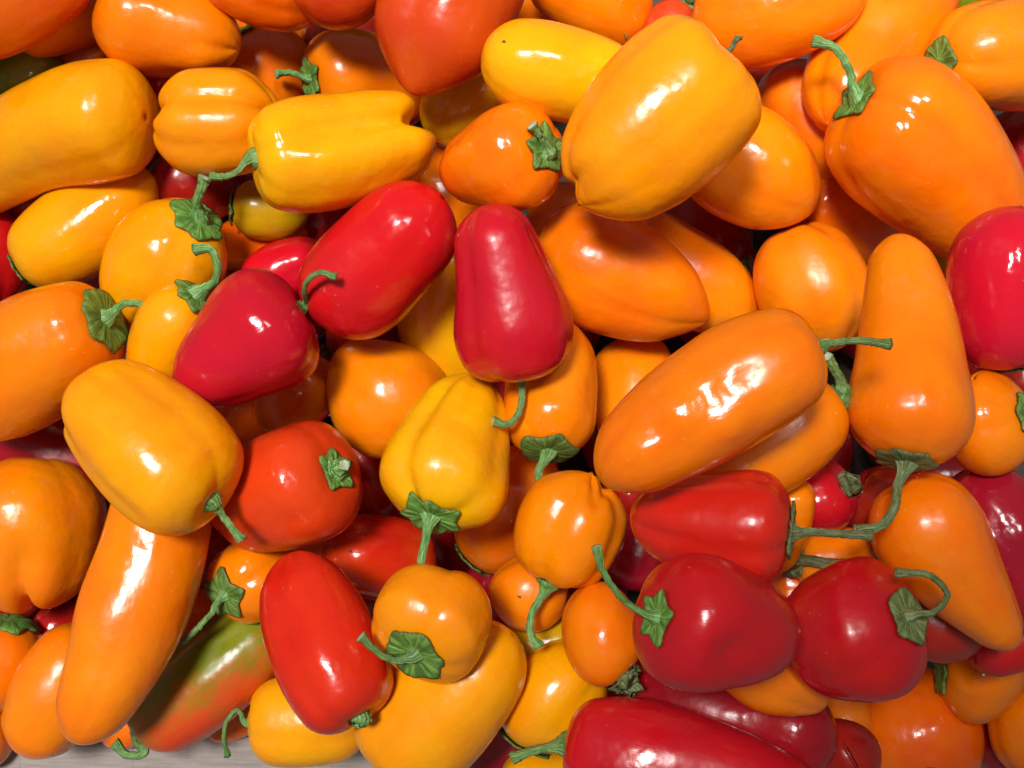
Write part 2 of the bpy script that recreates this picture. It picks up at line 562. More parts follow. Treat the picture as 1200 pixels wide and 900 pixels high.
# The fruit, from the bottom of the heap up. Nodes run from the stem end to the tip: x, y, half width.
# ---- deep in the heap
BOTTOM = {  # gap fillers, nearly all maroon to stand in for dark red shade
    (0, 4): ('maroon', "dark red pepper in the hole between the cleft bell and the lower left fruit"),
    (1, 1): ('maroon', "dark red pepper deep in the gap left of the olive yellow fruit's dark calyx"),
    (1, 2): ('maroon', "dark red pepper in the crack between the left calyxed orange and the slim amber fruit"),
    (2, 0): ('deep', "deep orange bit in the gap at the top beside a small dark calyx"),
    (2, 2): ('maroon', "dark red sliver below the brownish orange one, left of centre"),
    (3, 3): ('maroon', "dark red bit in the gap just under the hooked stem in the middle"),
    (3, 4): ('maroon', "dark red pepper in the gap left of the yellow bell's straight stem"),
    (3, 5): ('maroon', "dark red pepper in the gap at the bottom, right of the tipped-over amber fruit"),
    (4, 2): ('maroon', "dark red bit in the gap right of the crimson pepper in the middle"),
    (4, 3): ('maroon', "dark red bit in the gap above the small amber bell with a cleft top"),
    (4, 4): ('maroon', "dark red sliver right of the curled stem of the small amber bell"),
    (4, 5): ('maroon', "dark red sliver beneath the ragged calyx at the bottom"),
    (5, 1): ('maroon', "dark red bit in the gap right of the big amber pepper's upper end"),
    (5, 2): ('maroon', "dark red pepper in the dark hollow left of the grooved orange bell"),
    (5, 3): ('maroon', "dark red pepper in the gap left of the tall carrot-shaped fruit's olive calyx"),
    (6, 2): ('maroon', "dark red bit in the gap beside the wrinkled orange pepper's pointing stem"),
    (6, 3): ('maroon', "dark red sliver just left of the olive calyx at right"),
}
_r = random.Random(5)
for _i in range(8):
    for _j in range(6):
        _x, _y = -20 + _i * 172 + (_j % 2) * 80 + _r.uniform(-15, 15), 0 + _j * 168 + _r.uniform(-15, 15)
        _a = _r.uniform(0, 6.28)
        _dx, _dy = 92 * math.cos(_a), 92 * math.sin(_a)
        if _y > 770 and _x < 480:
            continue
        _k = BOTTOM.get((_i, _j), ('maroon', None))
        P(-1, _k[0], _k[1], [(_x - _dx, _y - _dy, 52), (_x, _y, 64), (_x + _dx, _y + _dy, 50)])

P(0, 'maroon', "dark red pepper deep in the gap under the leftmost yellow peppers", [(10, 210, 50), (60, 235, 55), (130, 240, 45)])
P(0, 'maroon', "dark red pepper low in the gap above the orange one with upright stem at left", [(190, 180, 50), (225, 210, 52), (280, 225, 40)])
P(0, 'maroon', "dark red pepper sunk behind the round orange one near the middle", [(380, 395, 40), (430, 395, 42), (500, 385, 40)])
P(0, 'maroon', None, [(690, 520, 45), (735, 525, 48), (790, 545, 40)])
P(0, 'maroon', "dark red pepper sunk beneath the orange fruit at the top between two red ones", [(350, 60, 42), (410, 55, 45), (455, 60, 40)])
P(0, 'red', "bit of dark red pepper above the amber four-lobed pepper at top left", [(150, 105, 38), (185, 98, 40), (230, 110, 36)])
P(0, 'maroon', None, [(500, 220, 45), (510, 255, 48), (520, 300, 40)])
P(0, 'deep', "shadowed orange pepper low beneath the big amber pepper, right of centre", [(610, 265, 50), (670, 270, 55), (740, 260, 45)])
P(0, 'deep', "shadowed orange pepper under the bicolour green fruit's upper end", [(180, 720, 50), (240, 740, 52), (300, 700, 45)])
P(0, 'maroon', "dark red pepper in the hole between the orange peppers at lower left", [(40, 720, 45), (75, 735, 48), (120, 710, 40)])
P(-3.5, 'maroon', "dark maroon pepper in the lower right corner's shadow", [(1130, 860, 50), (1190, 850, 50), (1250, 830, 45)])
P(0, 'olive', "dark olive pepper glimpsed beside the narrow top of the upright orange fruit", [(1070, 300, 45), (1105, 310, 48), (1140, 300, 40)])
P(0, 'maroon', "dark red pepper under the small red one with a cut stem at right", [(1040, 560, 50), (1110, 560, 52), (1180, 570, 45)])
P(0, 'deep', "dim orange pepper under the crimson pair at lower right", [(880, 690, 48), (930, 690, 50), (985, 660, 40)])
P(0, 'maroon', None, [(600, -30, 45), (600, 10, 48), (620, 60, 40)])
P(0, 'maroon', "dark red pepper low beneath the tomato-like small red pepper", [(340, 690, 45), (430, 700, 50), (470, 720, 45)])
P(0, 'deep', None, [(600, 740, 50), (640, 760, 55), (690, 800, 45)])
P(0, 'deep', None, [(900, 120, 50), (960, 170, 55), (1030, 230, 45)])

P(1, 'maroon', "dark red pepper in the black gap below the tall orange fruit's olive calyx", [(1000, 560, 40), (1035, 592, 48), (1085, 625, 42)])  # this and the next two fill gaps, maroon standing for shade
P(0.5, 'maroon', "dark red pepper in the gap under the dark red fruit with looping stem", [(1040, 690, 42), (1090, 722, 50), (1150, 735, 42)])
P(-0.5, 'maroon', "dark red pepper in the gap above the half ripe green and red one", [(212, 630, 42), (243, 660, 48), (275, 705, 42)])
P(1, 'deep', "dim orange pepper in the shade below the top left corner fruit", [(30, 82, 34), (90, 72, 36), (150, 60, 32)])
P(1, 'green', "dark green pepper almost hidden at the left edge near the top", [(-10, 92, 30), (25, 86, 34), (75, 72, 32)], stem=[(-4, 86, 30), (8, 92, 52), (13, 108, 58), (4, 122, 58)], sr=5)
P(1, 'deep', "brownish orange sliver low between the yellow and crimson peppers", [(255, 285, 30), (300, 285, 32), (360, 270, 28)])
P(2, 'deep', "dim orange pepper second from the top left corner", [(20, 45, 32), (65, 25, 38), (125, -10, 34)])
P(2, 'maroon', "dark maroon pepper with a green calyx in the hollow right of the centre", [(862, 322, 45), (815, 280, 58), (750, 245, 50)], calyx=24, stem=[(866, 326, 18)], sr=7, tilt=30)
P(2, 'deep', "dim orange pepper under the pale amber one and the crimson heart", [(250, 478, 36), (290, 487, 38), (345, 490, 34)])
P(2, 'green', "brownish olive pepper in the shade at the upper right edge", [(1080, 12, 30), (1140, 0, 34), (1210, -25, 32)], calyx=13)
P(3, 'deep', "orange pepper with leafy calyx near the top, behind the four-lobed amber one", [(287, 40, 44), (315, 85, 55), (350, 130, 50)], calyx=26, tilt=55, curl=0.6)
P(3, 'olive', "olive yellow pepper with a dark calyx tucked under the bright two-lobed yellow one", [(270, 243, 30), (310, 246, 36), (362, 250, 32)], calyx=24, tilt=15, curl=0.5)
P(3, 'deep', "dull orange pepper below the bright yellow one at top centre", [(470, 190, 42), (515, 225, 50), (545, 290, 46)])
P(3, 'orange', "dull orange pepper peeping out below the pear-shaped orange one, upper right", [(925, 215, 45), (985, 255, 52), (1050, 300, 46)])
P(3, 'orange', "brownish pepper with a pale glare beside the tomato-like red one", [(325, 650, 26), (360, 645, 30), (420, 640, 30)], rough=0.35)
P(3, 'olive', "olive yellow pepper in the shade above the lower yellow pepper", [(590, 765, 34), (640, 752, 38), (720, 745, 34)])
P(-2.7, 'deep', "dim orange sliver right of the glossy red pepper at the bottom", [(985, 872, 34), (985, 840, 36), (960, 790, 32)], stem=[(980, 878, 30), (988, 886, 34), (996, 900, 30)], sr=5, dry=True)
P(3, 'orange', "dim orange pepper below and right of the crimson heart", [(385, 412, 40), (355, 450, 47), (305, 500, 36)], stem=[(380, 408, 22), (377, 414, 26)], sr=3, dry=True)

P(4, 'deep', "orange pepper cut off by the top left corner", [(-110, 40, 50), (0, 0, 60), (110, -50, 48)])
P(4, 'red', "red pepper cut off by the left edge in the upper half", [(-30, 240, 42), (-18, 295, 50), (-12, 360, 44)])
P(4, 'orange', "orange pepper with a star calyx facing left, near the top", [(368, 102, 46), (410, 95, 52), (492, 128, 46)], calyx=30, tilt=85, cs=0.6, stem=[(345, 96, 8), (332, 99, 12)], sr=4.5, curl=0.5)
P(4, 'yellow', "slim amber pepper with dark scuff, left edge, upper half", [(20, 318, 38), (70, 285, 52), (125, 248, 54), (182, 208, 44)], calyx=24, ct=0.85, cs=0.7, scar=None, patches=((118, 312, 5, (0.15, 0.06, 0.01), 0.7),))
P(4, 'gold', "amber orange pepper with thick upright stem, left of centre", [(246, 258, 46), (205, 300, 66), (140, 375, 48)], calyx=38, stem=[(246, 245, 22), (255, 230, 34), (259, 220, 36)], sr=6.5, tilt=90, curl=0.5)
P(4, 'gold', "slender amber pepper with a hooked stem behind the crimson heart", [(240, 345, 34), (210, 372, 44), (192, 425, 42), (180, 470, 36)], calyx=30, stem=[(262, 330, 12), (266, 312, 22), (258, 297, 26), (241, 298, 26)], sr=6, tilt=60)
P(4, 'scarlet', "orange red fruit peeping out between the two large reds left of centre", [(288, 345, 30), (325, 320, 34), (385, 300, 30)])
P(4, 'yellow', "yellow pepper mostly hidden under the crimson pepper in the middle", [(545, 280, 42), (512, 340, 46), (520, 400, 46), (560, 460, 36)], g=[(10, 0.07, 16, 0.2, 1.0)])
P(4, 'yellow', "yellow pepper half hidden behind the orange one with wrinkled calyx, top centre", [(605, 85, 42), (552, 118, 50), (507, 165, 44)], ct=0.8, lift=45)
P(4, 'orange', "dull orange pepper cut by the top edge above the scarred yellow fruit", [(764, 22, 38), (710, 5, 50), (620, -40, 46)], stem=[(755, 20, 30), (745, 30, 36), (728, 46, 40)], sr=5, dry=True, calyx=22, curl=0.8)
P(4, 'scarlet', "small bit of red pepper peeping over the big amber one at the top", [(808, 8, 28), (790, 32, 32), (770, 70, 28)], calyx=12, stem=[(806, 2, 18), (802, -8, 22)], sr=6, dry=True)
P(4, 'orange', "orange pepper with a streak highlight between big amber and pear-shaped orange, upper right", [(915, 70, 42), (945, 135, 52), (990, 205, 42)])
P(4, 'crimson', "dark red pepper cut off by the right edge near the top", [(1180, 120, 42), (1205, 180, 52), (1230, 265, 46)])
P(4, 'yellow', "yellow sliver cut off by the bottom edge, lower centre", [(590, 915, 30), (640, 905, 36), (700, 905, 34)])
P(4, 'crimson', "pinkish red strip between the red bell at left and the yellow bell", [(400, 500, 30), (438, 560, 38), (455, 615, 34)])
P(4, 'crimson', "dark red pepper under the amber bell and the glossy red, right of centre", [(725, 690, 34), (742, 655, 38), (775, 600, 36)])
P(4, 'orange', "tan orange bit with a green stub behind the reds, lower right", [(925, 655, 26), (965, 655, 34), (1025, 640, 32)], stem=[(945, 652, 34), (965, 655, 40), (984, 656, 42)], sr=8, dry=True)
P(-2.9, 'orange', "orange pepper in the lower right corner, cut off by the edge", [(1195, 800, 36), (1205, 850, 44), (1215, 910, 40)])
P(0.3, 'crimson', None, [(1130, 765, 32), (1180, 750, 38), (1240, 725, 36)])
P(4, 'orange', "orange bit under the tip of the long orange pepper at lower left", [(115, 850, 24), (140, 848, 28), (180, 835, 26)])
P(4, 'orange', "orange bit behind the thin curved stem at bottom left", [(235, 850, 24), (265, 840, 28), (310, 830, 28)])
P(4, 'orange', "orange sliver at the left edge near the bottom", [(-45, 830, 30), (-22, 855, 34), (-20, 900, 30)])

P(5, 'orange', "kinked orange pepper cut by the top edge at left", [(116, 4, 54), (165, 22, 65), (222, 40, 53), (279, 58, 38)], ct=0.7, deg=3, patches=((205, 2, 24, (0.40, 0.025, 0.008), 0.8),), g=[(20, 0.06, 14, 0.75, 1.1)])
P(5, 'deep', "orange pepper cut by the top edge left of the red ones", [(245, -40, 40), (310, -16, 46), (375, -5, 40)])
P(5, 'vermilion', "red orange pepper cut by the top edge beside the large red one", [(345, -40, 50), (395, -26, 58), (450, -40, 48)])
P(5, 'orange', "slim orange pepper tapering right, behind the broad orange one in the middle", [(715, 250, 44), (800, 325, 56), (888, 366, 42)], ct=1.1)
P(5, 'orange', "long orange pepper with a bright streak at the top edge, right", [(1110, -75, 55), (1055, 5, 68), (990, 95, 56), (955, 160, 45)])
P(5, 'maroon', "purplish dark red pepper under the orange one at the left edge", [(-25, 515, 42), (55, 522, 50), (140, 570, 42)], rough=0.2)
P(5, 'vermilion', "small tomato-like red pepper with a tip scar, below the yellow bell", [(505, 668, 44), (452, 657, 49), (384, 644, 42)], lift=30, scar=(417, 638, 3.0), ct=0.8, tilt=-70, tdim=0.05)
P(5, 'orange', "orange pepper hanging below the yellow bell, centre", [(548, 662, 36), (590, 605, 54), (625, 520, 48)], calyx=34, tilt=-10, curl=0.5, cs=0.8)
P(1.5, 'maroon', "broad dark crimson pepper cut off by the right edge, lower half", [(1120, 555, 50), (1175, 630, 66), (1235, 730, 54)])
P(-3, 'deep', "dim orange pepper with a small tip scar at the bottom right", [(1045, 775, 56), (1062, 850, 82), (1070, 940, 74)], ct=0.7, scar=(1063, 877, 5))
P(-2.8, 'deep', "dim round orange pepper with a green leaf at its left, lower right", [(1098, 785, 50), (1140, 790, 56), (1198, 800, 46)], calyx=30)

P(6, 'gold', "wide amber pepper with an olive tint cut off by the left edge, upper left", [(-80, 212, 56), (0, 181, 58), (60, 160, 63), (118, 141, 68), (185, 149, 66)], ct=0.5, g=[(-32, 0.07, 20, 0.0, 0.75)])
P(6, 'amber', "squat four-lobed amber pepper with streaky highlights, upper left", [(176, 136, 52), (218, 140, 62), (290, 140, 62), (335, 133, 56)], cs=0.75, ct=0.75, g=[(-20, 0.20, 17, -0.3, 1.3), (42, 0.09, 18, -0.3, 1.3), (-75, 0.08, 20, -0.3, 1.3)], lump=0.025, notch=(('S', 90, 0.0, 0.14, 0.16, 0.4), ('T', 90, -0.05, 0.10, 0.16, 0.4)))
P(6, 'vermilion', "broad bright red pepper cut by the top edge, left of centre", [(580, -100, 74), (535, 0, 80), (500, 62, 66), (486, 108, 40)], ct=0.9)
P(6, 'yellow', "yellow pepper with a dark tip scar, top centre", [(745, 112, 46), (690, 92, 54), (620, 82, 54), (563, 70, 42)], ct=0.75, scar=(592, 63, 3.2), tdim=0.04)
P(6, 'orange', "orange pepper with a wrinkled calyx facing right, left of the big amber one", [(642, 186, 58), (600, 190, 61), (560, 192, 47), (520, 198, 30)], calyx=33, stem=[(630, 172, 22), (622, 163, 28)], sr=6, tilt=120, cs=0.6)
P(6, 'orange', "smooth orange pepper partly under the big amber one, upper right", [(805, 150, 54), (870, 190, 66), (952, 245, 50)])
P(6, 'orange', "orange bell with a groove down its right side, right of centre", [(925, 258, 44), (948, 320, 64), (972, 410, 60)], cs=0.7, g=[(-36, 0.08, 16, 0.0, 1.0)], lump=0.025)
P(6, 'orange', "orange pepper standing behind the large wrinkled orange one, centre right", [(735, 395, 44), (742, 445, 48), (718, 525, 38)])
P(6, 'orange', "amber orange pepper with a green calyx at the right edge, middle", [(1196, 484, 56), (1160, 493, 63), (1110, 494, 46)], calyx=32, tilt=70)
P(6, 'orange', "orange pepper with a dark calyx cut off by the left edge, lower half", [(12, 722, 42), (2, 765, 50), (-25, 830, 42)], calyx=40, tilt=10, curl=0.4)
P(6, 'orange', "fat orange pepper resting on the rail at bottom left", [(112, 738, 44), (70, 810, 57), (26, 884, 40)], ct=0.7)
P(6, 'green', "half ripe pepper, green above and red below, lying at bottom left", [(163, 866, 40), (210, 824, 50), (268, 776, 52), (338, 722, 42)], cs=0.75, blend=((0.5, -0.8, 0.33), -0.004, 0.021, (0.70, 0.060, 0.012)), stem=[(170, 882, 4), (152, 882, 8), (136, 868, 8)], sr=6, calyx=16, rough=0.28)
P(6, 'orange', "small orange pepper with dark pointed calyx and thin stem, lower left", [(270, 692, 46), (295, 680, 50), (335, 660, 44)], calyx=35, stem=[(258, 712, 16), (244, 727, 20), (228, 740, 18)], sr=4.2, tilt=95, curl=0.3)
P(6, 'gold', "yellow amber pepper with a broad glare at the bottom left of centre", [(286, 846, 46), (350, 842, 53), (440, 840, 46)], ct=0.8, cs=0.7, stem=[(280, 830, 4), (268, 842, 6), (264, 868, 2), (266, 886, -4)], sr=3.5, dent=[(325, 838, 40, 5)])
P(6, 'orange', "round orange pepper seen end-on with two bright spots, near the centre", [(506, 522, 50), (460, 474, 70), (400, 408, 52)], ct=0.9, tilt=-30)
P(6, 'orange', "small orange pepper with a brown tip spot, right of the hooked-stem fruit", [(668, 702, 36), (622, 694, 45), (572, 688, 38)], scar=(607, 693, 2.6), ct=0.75)
P(6, 'yellow', "yellow pepper beside a dark leaf at the bottom, centre", [(612, 880, 44), (645, 822, 56), (705, 762, 42)], calyx=40, curl=0.7)
P(6, 'orange', "orange pepper with a ragged calyx behind the red one with the long stem", [(732, 794, 40), (706, 748, 46), (715, 688, 44)], calyx=26, stem=[(744, 806, 8)], sr=8, curl=0.7, dry=True)
P(6, 'maroon', "crimson pepper with a wide white glare under the large red, lower right", [(735, 815, 42), (840, 838, 58), (930, 852, 56), (968, 858, 50)], ct=0.7, rough=0.2, dent=[(872, 832, 60, 12)])
P(6, 'crimson', "small red pepper with a pale cut stem, under the olive calyx at right", [(990, 563, 40), (965, 577, 46), (915, 590, 38)], calyx=20, stem=[(994, 568, 14)], sr=6, tilt=60, dry=True)
P(6, 'orange', "orange sliver behind the stem of the red pepper, right of centre", [(925, 560, 26), (922, 605, 30), (905, 670, 28)])

P(7, 'orange', "orange pepper with a dark calyx and side stem at the left edge", [(142, 372, 54), (92, 385, 64), (20, 438, 74), (-70, 500, 58)], calyx=44, stem=[(160, 358, 10), (182, 361, 12), (198, 374, 8)], sr=5.5, curl=0.35, cs=0.6, tilt=70)
P(7, 'orange', "broad orange pepper pointing right, just right of the central crimson one", [(618, 272, 50), (690, 305, 73), (765, 346, 57), (829, 374, 26)], ct=1.15)
P(7, 'orange', "orange pepper cut by the top edge, right of the big amber one", [(808, 12, 50), (875, 18, 62), (945, 0, 58), (1005, -25, 44)])
P(7, 'orange', "orange pepper with a pointed sepal, cut off at the upper right", [(1080, 82, 44), (1140, 78, 60), (1230, 50, 64), (1300, 40, 50)], calyx=30, cs=0.8, curl=0.5)
P(7, 'orange', "plain orange pepper lying under the large wrinkled orange one", [(988, 462, 40), (935, 498, 56), (850, 550, 52), (785, 590, 36)], calyx=18, stem=[(984, 448, 4), (975, 432, 10), (964, 418, 16)], sr=7)
P(7, 'orange', "orange pepper with frilled calyx and hooked stem, centre", [(641, 530, 50), (645, 490, 54), (648, 430, 50), (655, 375, 42)], calyx=40, stem=[(630, 552, 8), (638, 575, 18), (658, 586, 24), (681, 571, 28)], sr=5.5, tilt=85, curl=0.5)
P(7, 'scarlet', "bright red bell with a small frilled calyx on its right shoulder, left of centre", [(408, 545, 58), (368, 562, 70), (305, 580, 66), (240, 605, 44)], calyx=32, stem=[(412, 540, 16)], sr=6, tilt=115, cs=0.55)
P(7, 'gold', "tipped-over amber pepper cut by the bottom edge, below the one facing the camera", [(448, 908, 60), (480, 866, 69), (545, 805, 66), (600, 738, 48)], cs=0.6, ct=0.8, calyx=20)

P(8, 'yellow', "bright yellow pepper with two lobes at its tip and a pale stem, upper left", [(297, 194, 52), (345, 187, 65), (420, 166, 64), (502, 143, 50)], cs=0.5, ct=0.7, g=[(-12, 0.22, 19, 0.2, 1.5), (-80, 0.08, 20, 0, 1), (55, 0.05, 20, 0, 1)], notch=(('T', 90, -0.14, 0.42, 0.20, 0.55),), stem=[(285, 210, 6), (270, 215, 10), (257, 214, 12)], sr=4.8)
P(8, 'red', "oblong bright red pepper leaning over the crimson heart, left of centre", [(370, 382, 46), (404, 338, 64), (462, 290, 62), (520, 237, 55)], ct=0.8, cs=0.75)
P(7.2, 'orange', "large pear-shaped orange pepper with a pale scuff and dark stem, upper right", [(985, 122, 68), (1048, 168, 87), (1122, 224, 77), (1204, 300, 44)], calyx=38, stem=[(975, 92, 14), (960, 74, 18), (936, 66, 16)], sr=6, cs=0.55, patches=((1030, 168, 13, (0.72, 0.36, 0.01), 0.6), (1122, 130, 9, (0.82, 0.42, 0.10), 0.6)), curl=0.5)
P(7.5, 'red', "red pepper with a violet glint cut off by the right edge", [(1190, 442, 56), (1183, 385, 70), (1186, 305, 73), (1192, 242, 62)], ct=0.65, calyx=20)
P(8, 'orange', "tall carrot-shaped orange pepper with olive calyx, right of centre", [(1046, 545, 48), (1056, 500, 68), (1062, 420, 60), (1066, 340, 46), (1066, 271, 32)], calyx=40, stem=[(1034, 566, 14), (1022, 588, 40), (1002, 606, 56), (974, 611, 60)], sr=6.5, dry=True, ct=1.0, curl=0.5, tilt=95)
P(8, 'orange', "bell-shaped orange pepper with a cleft below, left edge", [(42, 525, 54), (38, 585, 80), (32, 650, 80), (26, 718, 58)], ct=0.55, notch=(('T', 90, -0.22, 0.24, 0.09, 0.5),), g=[(-16, 0.13, 13, 0.55, 0.86), (70, 0.05, 20, 0, 1)])
P(8, 'orange', "long curved orange pepper with a wide pale glare, lower left", [(192, 548, 56), (182, 640, 64), (152, 730, 66), (122, 800, 52), (94, 860, 34)], ct=0.9, tilt=-50, dent=[(150, 640, 45, 5), (115, 770, 45, 5)])
P(8, 'yellow', "yellow bell with a frilled calyx and straight stem, in the middle", [(506, 606, 52), (516, 572, 70), (534, 520, 64), (560, 442, 42)], calyx=43, stem=[(502, 630, 22), (498, 655, 30), (496, 682, 30)], sr=6, tilt=110, cs=0.55, g=[(-44, 0.17, 14, 0.0, 1.0), (50, 0.08, 18, 0, 1), (0, 0.05, 16, 0.4, 1.0)], curl=0.45)
P(8, 'amber', "small amber bell with a cleft top and a curled stem below, centre", [(640, 692, 44), (656, 642, 62), (679, 592, 61), (694, 552, 50)], stem=[(634, 700, 2), (622, 722, 8), (622, 742, 12), (632, 757, 12)], sr=5.5, cs=0.6, ct=0.6, calyx=12, g=[(-20, 0.16, 20, 0.05, 0.95), (60, 0.08, 16, 0, 1), (14, 0.12, 12, 0.8, 1.4)], tilt=-8, lump=0.028, notch=(('T', 90, 0.3, 0.14, 0.10, 0.5),))
P(8, 'red', "red pepper with a green stem pointing right, above the one with the dent", [(928, 622, 56), (885, 622, 66), (820, 608, 54), (744, 604, 42)], cs=0.55, ct=0.9, calyx=38, tilt=40, stem=[(946, 620, 8), (975, 622, 12), (1014, 624, 10)], sr=6, dry=True, scar=(800, 556, 5))
P(8, 'orange', "orange tip sticking out under the dented red pepper", [(840, 752, 40), (900, 782, 54), (964, 828, 34)], ct=1.1)
P(7.3, 'orange', "carrot-shaped orange pepper pointing down, right edge", [(1046, 562, 50), (1085, 622, 66), (1128, 684, 52), (1168, 734, 33), (1192, 760, 22)], g=[(10, 0.03, 9, 0.3, 0.8)], ct=0.9)

P(9, 'crimson', "heart-shaped crimson pepper with a curved stem, left of centre", [(360, 356, 58), (318, 382, 72), (264, 420, 56), (214, 464, 34)], cs=0.55, stem=[(362, 344, 34), (370, 332, 56), (384, 325, 66), (403, 330, 64)], sr=4.2, calyx=10, dent=[(285, 405, 22, 4), (330, 360, 20, 3)], lump=0.035, tilt=-5)
P(9, 'crimson', "crimson pepper widening downwards with a hooked stem below, in the middle", [(612, 450, 56), (604, 392, 70), (588, 322, 55), (568, 246, 44)], cs=0.5, ct=0.7, calyx=20, stem=[(612, 462, 2), (608, 484, 8), (594, 498, 12), (577, 494, 14)], sr=5, g=[(-45, 0.05, 20, 0.0, 0.9)])
P(9, 'amber', "very large amber pepper with a lobed tip, upper right of centre", [(860, 58, 76), (812, 100, 89), (745, 168, 88), (677, 242, 58)], ct=0.65, cs=0.5, g=[(-38, 0.035, 15, 0.0, 1.0), (12, 0.05, 12, 0.85, 1.5), (58, 0.045, 10, 0.1, 1.3)], notch=(('T', 90, 0.22, 0.13, 0.10, 0.3), ('S', 90, 0.1, 0.12, 0.3, 0.5)), stem=[(865, 43, 2)], sr=4, dry=True)
P(9, 'orange', "large wrinkled orange pepper lying across the centre right", [(965, 404, 52), (900, 430, 68), (820, 485, 70), (706, 566, 44)], ct=0.95, cs=0.6, lift=48, calyx=16, stem=[(985, 400, 8), (1010, 400, 12), (1040, 403, 12)], sr=5.8, dent=[(822, 462, 30, 9), (785, 520, 24, 5), (760, 500, 15, 6), (862, 440, 14, 6), (845, 500, 18, -5)])
P(9, 'gold', "large amber bell with a seam on its left side, left of centre", [(262, 592, 58), (216, 560, 76), (150, 500, 71), (86, 450, 54)], cs=0.55, ct=0.65, notch=(('T', 90, -0.55, 0.12, 0.12, 0.4),), stem=[(266, 602, -4), (276, 615, -2), (288, 630, -6)], sr=5.5, g=[(-48, 0.09, 14, 0.2, 1.3), (55, 0.06, 16, 0, 0.8)])
P(9, 'scarlet', "bright red pepper narrowing upwards with twin highlights, bottom left of centre", [(430, 838, 50), (396, 785, 64), (362, 715, 60), (336, 652, 40)], cs=0.55, ct=0.8, stem=[(437, 832, -4)], sr=5, g=[(-22, 0.04, 15, 0.0, 1.0), (20, 0.04, 14, 0.5, 1.1)])
P(9, 'amber', "amber pepper with its calyx facing the camera, bottom centre", [(486, 760, 58), (500, 742, 68), (516, 712, 66), (528, 690, 52)], tilt=110, calyx=42, stem=[(468, 762, 10), (447, 750, 16), (430, 733, 18)], sr=5.5, cs=0.5, lob=(4, 0.10, 0.3), curl=0.35, pts=7, g=[(-30, 0.05, 20, 0, 1)])
P(9, 'crimson', "large red pepper with a round dent and a long thin stem, lower right", [(755, 711, 54), (795, 722, 76), (862, 736, 70), (948, 758, 36)], calyx=37, stem=[(735, 700, 12), (712, 675, 28), (698, 650, 36), (693, 628, 38)], sr=4.8, tilt=120, cs=0.5, ct=1.1, dent=[(850, 752, 34, 17)], curl=0.4)
P(8.5, 'crimson', "round dark red pepper with a looping green stem, lower right", [(1054, 708, 62), (1020, 728, 82), (975, 742, 74), (922, 752, 46)], calyx=39, stem=[(1072, 705, 14), (1083, 684, 28), (1062, 662, 38), (1022, 658, 38)], sr=4.8, tilt=120, cs=0.6, dry=True, curl=0.4)
P(9, 'red', "long red pepper cut by the bottom edge with a thick stem at its left", [(658, 882, 54), (725, 884, 66), (825, 910, 62), (960, 945, 46)], cs=0.55, stem=[(645, 884, 2), (622, 888, 4), (600, 898, 0)], sr=7)
# last gap fillers, mostly maroon in place of the dark red shade between fruit
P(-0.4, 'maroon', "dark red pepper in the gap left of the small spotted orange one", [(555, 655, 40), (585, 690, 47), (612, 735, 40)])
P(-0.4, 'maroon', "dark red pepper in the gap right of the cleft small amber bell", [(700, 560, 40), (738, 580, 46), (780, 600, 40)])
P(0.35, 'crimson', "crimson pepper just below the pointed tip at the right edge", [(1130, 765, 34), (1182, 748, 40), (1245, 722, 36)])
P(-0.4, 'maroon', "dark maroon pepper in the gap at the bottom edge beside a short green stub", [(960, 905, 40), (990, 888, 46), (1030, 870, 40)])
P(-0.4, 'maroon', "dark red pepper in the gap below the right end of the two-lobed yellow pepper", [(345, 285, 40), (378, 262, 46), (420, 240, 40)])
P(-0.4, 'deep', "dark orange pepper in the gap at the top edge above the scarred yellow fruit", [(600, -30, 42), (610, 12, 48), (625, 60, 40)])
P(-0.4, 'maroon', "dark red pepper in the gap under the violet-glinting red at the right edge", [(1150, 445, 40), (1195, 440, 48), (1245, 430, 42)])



# ------------------------------------------------------------------ let the heap settle: each fruit comes to rest on those under it
G = 3.0
GX0, GY0, GX1, GY1 = -330, -330, 1530, 1230
HF = np.full((int((GY1 - GY0) / G), int((GX1 - GX0) / G)), FLOOR)
HF[int((RAILY - GY0) / G):] = RAIL      # the front rail carries the lowest row


def cell(x, y):
    return (np.clip(((y - GY0) / G).astype(int), 0, HF.shape[0] - 1),
            np.clip(((x - GX0) / G).astype(int), 0, HF.shape[1] - 1))


PEPPERS.sort(key=lambda p: p.layer)
for p in PEPPERS:
    best = None
    flat = p.local(0.0)
    trial = [p.tilt] if p.tilt is not None else np.linspace(-0.4, 0.4, 17) * p.L
    for dz in trial:
        Q = p.local(dz)
        ix, iy = Q[..., 0] + p.c[0], -Q[..., 1] + p.c[1]
        r, c = cell(ix, iy)
        N = p.normals(Q)
        low = N[..., 2] < 0.1
        tol = (0.30 if p.tilt is None else 0.42) * p.wm
        need = (HF[r, c] - tol - Q[..., 2])[low]
        z = np.max(need) + 0.0
        # also never deeper than nearly every sample allows
        cost = z + 0.12 * abs(dz)
        if best is None or cost < best[0]:
            best = (cost, z, dz)
    p.z, p.dz = best[1] + p.lift, best[2]
    Q = p.local(p.dz)
    # fill the height field from a denser copy of the surface
    big = np.concatenate([Q, Q[:, :1]], axis=1)
    for _ in range(2):
        big = np.repeat(big, 2, axis=0)[:-1]
        big[1::2] = 0.5 * (big[0:-1:2] + big[2::2])
        big = np.repeat(big, 2, axis=1)[:, :-1]
        big[:, 1::2] = 0.5 * (big[:, 0:-1:2] + big[:, 2::2])
    r, c = cell(big[..., 0] + p.c[0], -big[..., 1] + p.c[1])
    np.maximum.at(HF, (r.ravel(), c.ravel()), (big[..., 2] + p.z).ravel())

